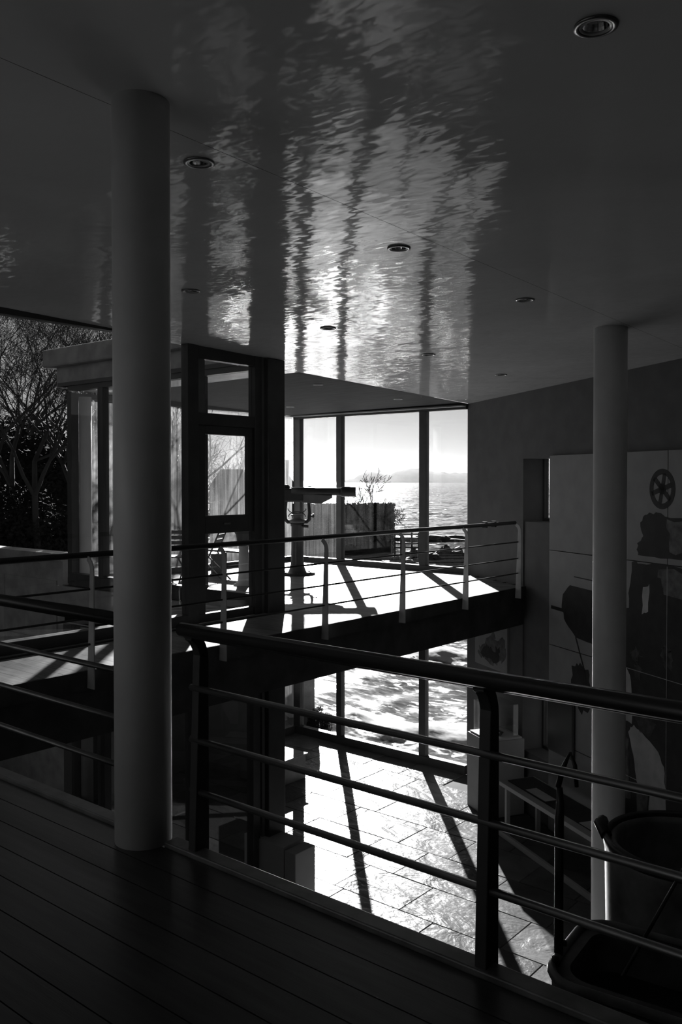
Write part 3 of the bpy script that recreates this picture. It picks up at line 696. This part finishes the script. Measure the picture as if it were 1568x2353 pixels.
# old iron machine rising from the lower floor past the edge of the near walkway
mc = thing('iron_machine', 'old iron winch-like machine with round vat, tray and lever below near railing', 'machine', (-1.4, 3.8, ZL))
VX, VY = -1.42, 4.32
MB().lathe([(0.36, ZL), (0.37, -2.2), (0.37, -0.5), (0.375, -0.16), (0.36, -0.11), (0.33, -0.10), (0.315, -0.13), (0.32, -0.4), (0.0, -0.45)], 56, (VX, VY, 0)).build('vat', 'ironp', mc)
MB().lathe([(0.355, -0.09), (0.37, -0.08), (0.385, -0.1), (0.38, -0.14), (0.36, -0.15), (0.345, -0.12), (0.355, -0.09)], 56, (VX, VY, 0)).build('rim', 'iron', mc)
MB().tube([(VX-0.33, VY-0.16, -0.10), (VX-0.39, VY-0.10, -0.07), (VX-0.40, VY-0.04, -0.08)], 0.03, 8).build('latch', 'iron', mc)
def rrect(cx, cyy, a, b, r, rot, n=6):
    out = []
    for k, (sx, sy) in enumerate(((1, 1), (-1, 1), (-1, -1), (1, -1))):
        for j in range(n+1):
            th = k*math.pi/2 + j/n*math.pi/2; x = sx*(a-r)+r*math.cos(th); y = sy*(b-r)+r*math.sin(th)
            out.append((cx+x*math.cos(rot)-y*math.sin(rot), cyy+x*math.sin(rot)+y*math.cos(rot)))
    return out
TXc, TYc = -1.17, 3.28
rr0 = rrect(TXc, TYc, 0.36, 0.27, 0.13, 0.10); rr1 = rrect(TXc, TYc, 0.30, 0.21, 0.1, 0.10)
tr = MB(); n = len(rr0)
tr.v = [(x, y, -0.20) for x, y in rr0] + [(x, y, -0.20) for x, y in rr1] + [(x, y, -0.36) for x, y in rr1] + [(x, y, -0.55) for x, y in rr0]
for k in range(n):
    j = (k+1) % n; tr.f += [(k, j, n+j, n+k), (n+k, n+j, 2*n+j, 2*n+k), (j, k, 3*n+k, 3*n+j)]; tr.sm += [False, True, True]
tr.f.append(tuple(2*n+k for k in range(n))); tr.f.append(tuple(3*n+k for k in reversed(range(n)))); tr.sm += [False, False]
tr.build('tray', 'iron', mc)
MB().tube([(x, y, -0.20) for x, y in rr0], 0.018, 8, closed=True).build('tray_rim', 'ironp', mc)
MB().box(TXc-0.2, TXc+0.2, TYc-0.12, TYc+0.12, ZL, -0.54).build('stand', 'iron', mc, bevel=0.02)
MB().box(VX-0.15, VX+0.2, TYc, VY-0.3, -1.0, -0.56).build('bracket', 'iron', mc, bevel=0.02)
LX, LY = -1.52, 3.16
MB().tube([(LX, LY, -0.3), (LX, LY, 0.33), (LX+0.005, LY, 0.40), (LX+0.0, LY, 0.46)], [0.018, 0.018, 0.016, 0.012], 12).build('lever', 'iron', mc)
MB().tube([(LX-0.005, LY, 0.46), (LX+0.012, LY, 0.53), (LX+0.035, LY+0.02, 0.60)], [0.011, 0.012, 0.004], 8).tube([(LX+0.035, LY+0.02, 0.60), (LX+0.055, LY+0.02, 0.55), (LX+0.062, LY+0.02, 0.47)], [0.004, 0.009, 0.008], 8).build('lever_hook', 'iron', mc)
MB().tube([(-1.25, 3.12, -0.17), (-1.21, 3.9, 0.12)], 0.008, 8).build('tie_rod', 'iron', mc)
MB().tube([(-1.24, 3.87, 0.08), (-1.17, 3.93, 0.13), (-1.12, 4.0, 0.06), (-1.14, 4.0, -0.3)], [0.02, 0.03, 0.03, 0.03], 8).build('rod_bracket', 'iron', mc)
for a, b in ((-1.50, 3.09), (-1.53, 3.22)):
    MB().lathe([(0.016, -0.2), (0.016, -0.17), (0.0, -0.165)], 6, (a, b, 0)).build('bolt', 'iron', mc)

# ------------------------------------------------------------------ outside: courtyard, retaining wall, planting
gd = MB().prism([(-40, -6), (UG-0.06, -6), (UG-0.06, VA-0.1), (-40, VA-0.1)], ZL-0.5, ZL-0.12).build('courtyard_ground', 'soil', kind='structure')
rw = MB().box(-32, UB-0.2, VA+0.0, VA+0.3, ZL-0.4, 0.34).build('retaining_wall', 'concrete', kind='structure')
MB().box(-32, UB-0.2, VA-0.03, VA+0.33, 0.34, 0.46).build('coping', 'concrete', rw)
for k in range(8):
    MB().box(-12.75-(k+1)*1.6+0.012, -12.75-k*1.6, VA-0.03, VA-0.001, -0.95, 0.02).build('wall_slab', 'concrete', rw)
    MB().box(-12.75-(k+1)*1.6+0.012, -12.75-k*1.6, VA-0.03, VA-0.001, -2.4, -0.97).build('wall_slab', 'concrete', rw)
def hill_h(x, y):
    fall = max(0, y-11.5-0.55*max(0, -x-14))                       # the slope drops to the shore seawards of the bay
    return max(-5.2, 0.1 + 0.05*max(0, -x-16) + 0.3*mnoise.noise(Vector((x*0.15, y*0.15, 0))) - 0.8*fall - 1.6*max(0, math.cos(YAW)*x+math.sin(YAW)*y+0.13*(math.cos(YAW)*y-math.sin(YAW)*x)))
n1, n2 = 40, 30; m = MB(); xs = np.linspace(-60, UB-0.7, n1); ys = np.linspace(VA+0.3, 42, n2)
for yy in ys:
    for xx in xs: m.v.append((xx, yy, hill_h(xx, yy)))
for j in range(n2-1):
    for i in range(n1-1): m.f.append((j*n1+i, j*n1+i+1, (j+1)*n1+i+1, (j+1)*n1+i)); m.sm.append(True)
m.build('hillside', 'soil', kind='structure')

MB().box(-18.4, -18.0, -8, VA-0.05, ZL-0.4, 3.2).build('skylight_block_wall', 'concrete', kind='structure')  # added out of view to cut skylight through the left glass
def leafball(rx, ry, rz_, count, seed, size=0.09):
    r = random.Random(seed); m = MB()
    for _ in range(count):
        d = Vector((r.gauss(0, 1), r.gauss(0, 1), abs(r.gauss(0, 1)))).normalized()
        k = 0.72+0.28*r.random()+0.22*mnoise.noise(d*2.3+Vector((seed, 0, 0)))
        p = Vector((d.x*rx*k, d.y*ry*k, d.z*rz_*k))
        a = Vector((r.gauss(0, 1), r.gauss(0, 1), r.gauss(0, 1))).normalized(); b = a.cross(d+Vector((0.01, 0.3, 0))).normalized()
        s = size*r.uniform(0.6, 1.4); o = len(m.v)
        m.v += [tuple(p-a*s*0.5), tuple(p+b*s*0.3), tuple(p+a*s*0.5), tuple(p-b*s*0.3)]; m.f.append((o, o+1, o+2, o+3)); m.sm.append(False)
    return m
bush_m = None
def bush(loc, sc, label, seed, rz=0.0):
    global bush_m
    t = thing('shrub', label, 'shrub', loc, 'dark evergreen shrubs on the hillside', local=True)
    if bush_m is None:
        bush_m = leafball(1, 1, 1, 9000, 5, 0.06).build('foliage', 'leaf', t, kind='stuff'); o = bush_m
        m = MB()
        for k in range(7):
            a = k*0.9; m.tube([(0.05*math.cos(a), 0.05*math.sin(a), -0.1), (0.3*math.cos(a), 0.3*math.sin(a), 0.35), (0.55*math.cos(a), 0.55*math.sin(a), 0.65)], [0.04, 0.03, 0.01], 5)
        bush.stem = m.build('stems', 'bark', t)
    else:
        for src in (bush_m, bush.stem):
            o = src.copy(); COL.objects.link(o); o.parent = t
    t.scale = sc; t.rotation_euler = (0, 0, rz)
def pxp(px, D):                    # plan position seen at column px of the photo, at distance D
    q = fwv*D + rt*((px-784)/2024.0*D); return q.x, q.y
bushes = [(-40, 21.5, 1.7, 1.7, 'dark shrub at the far left edge above the retaining wall'), (40, 20, 1.7, 1.5, 'dark shrub above the retaining wall left of the bay, tall and rounded'),
          (100, 21, 1.7, 1.2, 'dark shrub beside the outer corner of the bay'), (10, 26, 3.4, 2.6, 'tall dark shrub behind the others, far left'),
          (120, 27, 3.0, 2.3, 'broad dark shrub behind bare trees, left of the bay'), (200, 25, 2.4, 2.2, 'dark shrub seen through the bay glass, left of front column'),
          (300, 27, 2.6, 2.4, 'dark shrub outside hidden mostly by front column'), (70, 33, 4.0, 3.4, 'highest dark shrub mass on the slope behind trees')]
for i, (px, D, r_, h_, lb) in enumerate(bushes):
    x, y = pxp(px, D); bush((x, y, hill_h(x, y)-0.2), (r_, r_, h_), lb, i, i*1.3)
for i, (x, y, r_, h_, lb) in enumerate([(-14.0, 6.4, 0.7, 1.5, 'low shrub in the courtyard in front of the retaining wall'), (-15.4, 6.3, 0.75, 1.8, 'leafy courtyard shrub at the far left, below the retaining wall top')]):
    bush((x, y, ZL-0.15), (r_, r_*0.8, h_), lb, 20+i, i)
x, y = pxp(310, 22.5); bush((x, y, hill_h(x, y)-0.3), (1.3, 1.3, 5.2), 'tall rounded evergreen added to block sun, behind the thick front column', 31, 0.4)  # evergreen added to keep sun stripes off the left gallery floor
x, y = pxp(402, 25); bush((x, y, hill_h(x, y)-0.3), (0.75, 0.75, 3.3-hill_h(x, y)), 'small rounded evergreen seen through streaked glass just right of front column', 32, 2.0)
rockm = None
for i, (x, y, s, lb) in enumerate([(-9.4, 7.0, 0.42, 'dark boulder in the courtyard behind the lower glass, largest'), (-10.4, 7.3, 0.55, 'dark boulder in courtyard, farther back'), (-8.9, 6.2, 0.3, 'small dark boulder in courtyard close to the lower glass')]):
    m = MB(); seg, rings = 16, 10
    for a in range(rings+1):
        for b in range(seg):
            th = math.pi*a/rings; ph_ = 2*math.pi*b/seg; d = Vector((math.sin(th)*math.cos(ph_), math.sin(th)*math.sin(ph_), math.cos(th)))
            k = 1+0.35*mnoise.noise(d*1.8+Vector((i*7, 0, 0))); m.v.append((x+d.x*s*k*1.3, y+d.y*s*k, ZL+0.05+d.z*s*0.8*k))
    for a in range(rings):
        for b in range(seg): m.f.append((a*seg+b, a*seg+(b+1) % seg, (a+1)*seg+(b+1) % seg, (a+1)*seg+b)); m.sm.append(False)
    tag(m.build('boulder', 'rock', None, (x, y, ZL-0.12)), lb, 'rock', 'boulders in the courtyard')
bxo = thing('stone_block', 'pale square stone block on the ground behind lower glass', 'block', (-9.0, 5.9, ZL-0.12))
MB().box(-9.2, -8.75, 5.6, 6.1, ZL-0.13, ZL+0.12).build('block', 'plinth', bxo, bevel=0.01)

# bare trees
def tree_mesh(seed, height, levels=5, spread=0.55, r0=0.085, rmin=0.004):
    r = random.Random(seed); tr_ = MB(); br = MB()
    def grow(p, d, L, rad_, lv):
        m = tr_ if lv == 0 else br
        k = 4 if lv < 3 else 3; pts = [p]; rs = [rad_]; q = p; dd = d
        for i in range(k):
            dd = (dd + Vector((r.gauss(0, 0.16), r.gauss(0, 0.16), r.gauss(0.03, 0.1)))).normalized(); q = q + dd*(L/k); pts.append(q); rs.append(max(rmin, rad_*(1-0.5*(i+1)/k)))
        m.tube(pts, rs, 6 if lv < 2 else 3, cap=False)
        if lv >= levels: return
        for c in range((5, 4, 4, 4, 4)[lv]):
            j = r.randint(max(1, k//2), k) if lv else r.randint(2, k)
            a = Vector((r.gauss(0, 1), r.gauss(0, 1), r.gauss(0, 0.6))).normalized()
            nd = (dd*(1-spread*0.6) + a*spread*1.1 + Vector((0, 0, 0.12))).normalized()
            grow(pts[j], nd, L*r.uniform(0.52, 0.78), rs[j]*0.68, lv+1)
    grow(Vector((0, 0, -0.3)), Vector((0, 0, 1)), height*0.38, r0, 0)
    return tr_, br
TM = []
def tree(loc, var, rz, sc, label):
    t = thing('bare_tree', label, 'tree', loc, 'bare winter trees', local=True)
    if var >= len(TM):
        a, b = tree_mesh(30+var, 8.5); o1 = a.build('trunk', 'bark', t); o2 = b.build('branches', 'bark', t, kind='stuff'); TM.append((o1, o2))
    else:
        for s_ in TM[var]: c = s_.copy(); COL.objects.link(c); c.parent = t
    t.scale = (sc, sc, sc); t.rotation_euler = (0, 0, rz)
for i, (px, D, var, sc, lb) in enumerate([(90, 19, 0, 1.0, 'bare winter tree nearest the outer corner of the bay'), (10, 21, 1, 1.05, 'bare winter tree at the left edge behind the shrubs'),
        (190, 22, 2, 1.0, 'bare winter tree behind bay roof, beside the front column'), (50, 26, 0, 1.3, 'taller bare tree on the slope, second row at left'), (140, 25, 1, 1.2, 'bare tree seen half behind the bay corner, second row'), (-60, 20, 2, 1.1, 'bare tree partly out of frame at far left'),
        (250, 26, 0, 1.1, 'bare tree seen through bay glass next to the front column'), (425, 21.5, 1, 0.95, 'bare tree outside the bay, behind the door jamb'), (468, 24, 2, 0.7, 'bare tree seen through the main door pane beside the far house')]):
    x, y = pxp(px, D); tree((x, y, hill_h(x, y)-0.1), var if i > 2 or var == len(TM) else var, i*1.7, sc, lb)

# ------------------------------------------------------------------ shore, sea and what stands on it
ZS = -4.75
n1, n2 = 300, 260
uu = np.linspace(-36, 4, n1); vv_ = np.linspace(14.4, 36, n2)
U, V = np.meshgrid(uu, vv_)
# distance out to sea along the view direction
dsea = -math.sin(YAW)*U + math.cos(YAW)*V; dl = math.cos(YAW)*U + math.sin(YAW)*V
def fbm(x, y, seed, oct=4):
    r = np.random.RandomState(seed); z = 0
    for o in range(oct):
        for k in range(3):
            a = r.uniform(0, 6.28); f = 2**o*r.uniform(0.7, 1.3); z = z + np.sin((x*math.cos(a)+y*math.sin(a))*f+r.uniform(0, 6.28))/2**o
    return z/4
warp = fbm(dl*0.25, dsea*0.25, 1, 3)*1.6
ph1 = (dsea*0.95 + dl*0.55 + warp*1.4)
crest = np.clip(np.sin(ph1*0.62), 0, 1)**4
ch_ = fbm(dl*1.1, dsea*1.8, 4, 4)
shore = np.clip((dsea-18.5+0.55*dl)/5, 0, 1)
Z = ZS + shore*(0.30*crest + 0.10*ch_ + 0.10*crest*ch_) + 0.03*fbm(dl*3, dsea*4, 9, 3)*shore
right = np.clip((dl+0.3)/2.0, 0, 1)
foam = crest*shore*(0.35+0.5*right) + 0.28*right*shore + 0.1*np.clip(ch_, 0, 1) - 0.08
me = bpy.data.meshes.new('surf_water')
vs_ = np.stack([U.ravel(), V.ravel(), Z.ravel()], 1)
idx = np.arange(n1*n2).reshape(n2, n1)
fs = np.stack([idx[:-1, :-1].ravel(), idx[:-1, 1:].ravel(), idx[1:, 1:].ravel(), idx[1:, :-1].ravel()], 1)
me.from_pydata(vs_.tolist(), [], fs.tolist()); me.polygons.foreach_set('use_smooth', [True]*len(fs))
at = me.attributes.new('foam', 'FLOAT', 'POINT'); at.data.foreach_set('value', foam.ravel().astype(np.float32))
me.materials.append(M['surf']); so = bpy.data.objects.new('surf_water', me); COL.objects.link(so); so['kind'] = 'stuff'
tag(so, 'foaming shallow water and breakers just outside the sea windows', 'water')
sw = MB().prism([(p.x, p.y) for p in (fwv*22-rt*9, fwv*22+rt*60, fwv*400+rt*900, fwv*9000+rt*9000, fwv*9000-rt*9000, fwv*400-rt*500)], ZS-6, ZS-0.12).build('sea', 'sea', kind='stuff')
tag(sw, 'wide glittering sea reaching to the horizon', 'water')
bk = MB().prism([(-30, 13.7), (6, 13.7), (6, 14.5), (-13, 14.5), (-30, 24)], ZS-1, ZS+0.08).build('shore_bank', 'sand', kind='structure')

# far hills: a lumpy ridge
hp = [(780, 1106), (812, 1101), (828, 1090), (845, 1085), (865, 1086), (885, 1090), (898, 1091), (912, 1084), (930, 1080), (945, 1077), (965, 1076), (985, 1083), (1005, 1086), (1020, 1085), (1035, 1088), (1050, 1086), (1075, 1087), (1120, 1084), (1180, 1090), (1260, 1101), (1320, 1106)]
D0 = 3200.0; m = MB(); kk = 6
hx = np.linspace(780, 1320, 160); hy = np.interp(hx, [p[0] for p in hp], [p[1] for p in hp])
for j in range(kk):
    for px, py in zip(hx, hy):
        D = D0 + j*110; hgt = (1105-py)/2024*(D0+330)
        f = [0, 0.45, 0.8, 1.0, 0.7, 0.0][j]; z = 1.65 + hgt*f + 4*mnoise.noise(Vector((px*0.08, j*1.3, 0)))*f if f else ZS-1
        q = fwv*D + rt*((px-784)/2024.0*D); m.v.append((q.x, q.y, z))
for j in range(kk-1):
    for i in range(159): m.f.append((j*160+i, j*160+i+1, (j+1)*160+i+1, (j+1)*160+i)); m.sm.append(True)
m.build('far_hills', 'hill', kind='structure')

# stone block wall on the shore with ivy
def obox(mb, px0, px1, D, depth, z0, z1):
    a = fwv*D + rt*((px0-784)/2024*D); b = fwv*D + rt*((px1-784)/2024*D); d = fwv*depth
    return mb.hexa([(a.x, a.y, z0), (b.x, b.y, z0), (b.x+d.x, b.y+d.y, z0), (a.x+d.x, a.y+d.y, z0), (a.x, a.y, z1), (b.x, b.y, z1), (b.x+d.x, b.y+d.y, z1), (a.x+d.x, a.y+d.y, z1)])
x, y = pxp(800, 86)
sv = thing('shore_wall', 'dark ivy covered stone wall on the shore behind telescope', 'wall', (x, y, ZS))
obox(MB(), 640, 906, 85, 4.0, ZS-0.5, -0.55).build('masonry', 'stonewall', sv)
r = random.Random(3); m = MB()
for _ in range(9000):
    px = r.uniform(640, 907); zz = r.uniform(-4.6, -0.5); q = fwv*(84.98-r.random()*0.4) + rt*((px-784)/2024*85)
    if mnoise.noise(Vector((px*0.02, zz*0.5, 3))) < -0.28: continue
    a = Vector((r.gauss(0, 1), r.gauss(0, 1), r.gauss(0, 1))).normalized(); b = a.cross(Vector((0.3, 0.2, 1))).normalized(); s = r.uniform(0.10, 0.22); o = len(m.v); p = Vector((q.x, q.y, zz))
    m.v += [tuple(p-a*s), tuple(p+b*s*0.7), tuple(p+a*s), tuple(p-b*s*0.7)]; m.f.append((o, o+1, o+2, o+3)); m.sm.append(False)
m.build('ivy', 'ivy', sv, kind='stuff')
# bare tree and bush behind the wall
x, y = pxp(850, 98); t = thing('bare_tree', 'bare tree rising behind the shore wall against the sea', 'tree', (x, y, -4.9), local=True)
a, b = tree_mesh(77, 8.8, 4, 0.5, 0.2, 0.026); a.build('trunk', 'bark', t); b.build('branches', 'bark', t, kind='stuff')
x, y = pxp(898, 97); t = thing('bare_tree', 'low bare bush at the right end of the shore wall', 'tree', (x, y, -4.9), local=True)
a, b = tree_mesh(81, 6.4, 4, 0.75, 0.16, 0.024); a.build('trunk', 'bark', t); b.build('branches', 'bark', t, kind='stuff')
# rocks in the sea
for i, (px, D, sx, sy, sz, lb) in enumerate([(1030, 71, 1.6, 1.2, 0.75, 'dark rock in the water beyond right window, largest'), (960, 73, 1.3, 1.0, 0.55, 'dark rock standing in the water below the small fence'), (1000, 96, 4.0, 1.6, 0.4, 'low dark reef farther out, behind the rocks'), (920, 66, 1.3, 1.0, 0.5, 'dark rock at the foot of the shore wall, right end')]):
    x, y = pxp(px, D); m = MB(); seg, rings = 24, 12
    for a in range(rings+1):
        for b in range(seg):
            th = math.pi*a/rings; ph_ = 2*math.pi*b/seg; d = Vector((math.sin(th)*math.cos(ph_), math.sin(th)*math.sin(ph_), math.cos(th)))
            k = 1+0.45*mnoise.noise(d*2.1+Vector((i*9, 0, 0)))+0.2*mnoise.noise(d*6); q = rt*(d.x*sx*k)+fwv*(d.y*sy*k); m.v.append((x+q.x, y+q.y, ZS+d.z*sz*k*1.3))
    for a in range(rings):
        for b in range(seg): m.f.append((a*seg+b, a*seg+(b+1) % seg, (a+1)*seg+(b+1) % seg, (a+1)*seg+b)); m.sm.append(False)
    tag(m.build('sea_rock', 'rock', None, (x, y, ZS)), lb, 'rock', 'rocks in the sea')
# small fence
x, y = pxp(935, 62); fc = thing('fence', 'small post and rail fence on the shore beyond the middle pane', 'fence', (x, y, -3.6))
for z in (-2.1, -2.4, -2.75, -3.05): obox(MB(), 905, 966, 62, 0.08, z-0.05, z+0.05).build('rail', 'bark', fc)
for px in (908, 922, 947, 963): obox(MB(), px-2, px+2, 62.1, 0.1, -3.9, -2.0).build('post', 'bark', fc)
# pier of wall close outside the lower window with a tuft of shrub
pr = thing('garden_pier', 'grey concrete pier just outside the lower sea window', 'pier', (-15.6, 17.6, ZS))
obox(MB(), 600, 722, 23.4, 0.5, ZS-0.3, -1.0).build('pier', 'concrete', pr)
t = thing('shrub', 'small shrub at the foot of the grey pier outside', 'shrub', (pxp(733, 22.6)[0], pxp(733, 22.6)[1], ZS), local=True)
for src in (bush_m, bush.stem):
    o = src.copy(); COL.objects.link(o); o.parent = t
t.scale = (0.35, 0.35, 0.55)
# house on the shore to the left
x, y = pxp(560, 80); hs = thing('house', 'far house with gable roof and chimney seen through streaked glass', 'house', (x, y, ZS))
obox(MB(), 482, 664, 80, 7, ZS-1, 0.9).build('walls', 'stonewall', hs)
def P3(px, D, z): q = fwv*D + rt*((px-784)/2024*D); return Vector((q.x, q.y, z))
MB().hexa([P3(476, 79.5, 0.8), P3(604, 79.5, 0.8), P3(604, 88, 0.8), P3(476, 88, 0.8), P3(507, 83, 2.75), P3(556, 83, 2.75), P3(556, 84.2, 2.75), P3(507, 84.2, 2.75)]).build('roof', 'roof', hs)
MB().extrude([P3(560, 79.6, 0.8), P3(690, 79.6, 0.8), P3(640, 79.6, 3.4), P3(600, 79.6, 3.0)], fwv*7).build('roof', 'roof', hs)
obox(MB(), 655, 664, 82, 0.8, 0.8, 3.6).build('chimney', 'stonewall', hs)
for px in (500, 535, 570): obox(MB(), px, px+12, 79.9, 0.15, -1.6, -0.2).build('window', 'dark', hs)

# sea haze lying over the far water
hz = bpy.data.materials.new('sea_haze'); hz.use_nodes = True; t = hz.node_tree; t.nodes.clear()
vo = t.nodes.new('ShaderNodeVolumeScatter'); vo.inputs['Density'].default_value = 0.00003; vo.inputs['Anisotropy'].default_value = 0.6
oo = t.nodes.new('ShaderNodeOutputMaterial'); t.links.new(vo.outputs[0], oo.inputs['Volume'])
hz.cycles.homogeneous_volume = True; M['haze'] = hz
a0, a1, b0, b1 = pxp(300, 500), pxp(1900, 500), pxp(300, 4200), pxp(1900, 4200)
MB().prism([a0, a1, b1, b0], ZS+0.5, 95.0).build('sea_haze', 'haze', kind='stuff')
tag(bpy.data.objects['sea_haze'], 'pale sea haze veiling the far hills and the horizon', 'haze')
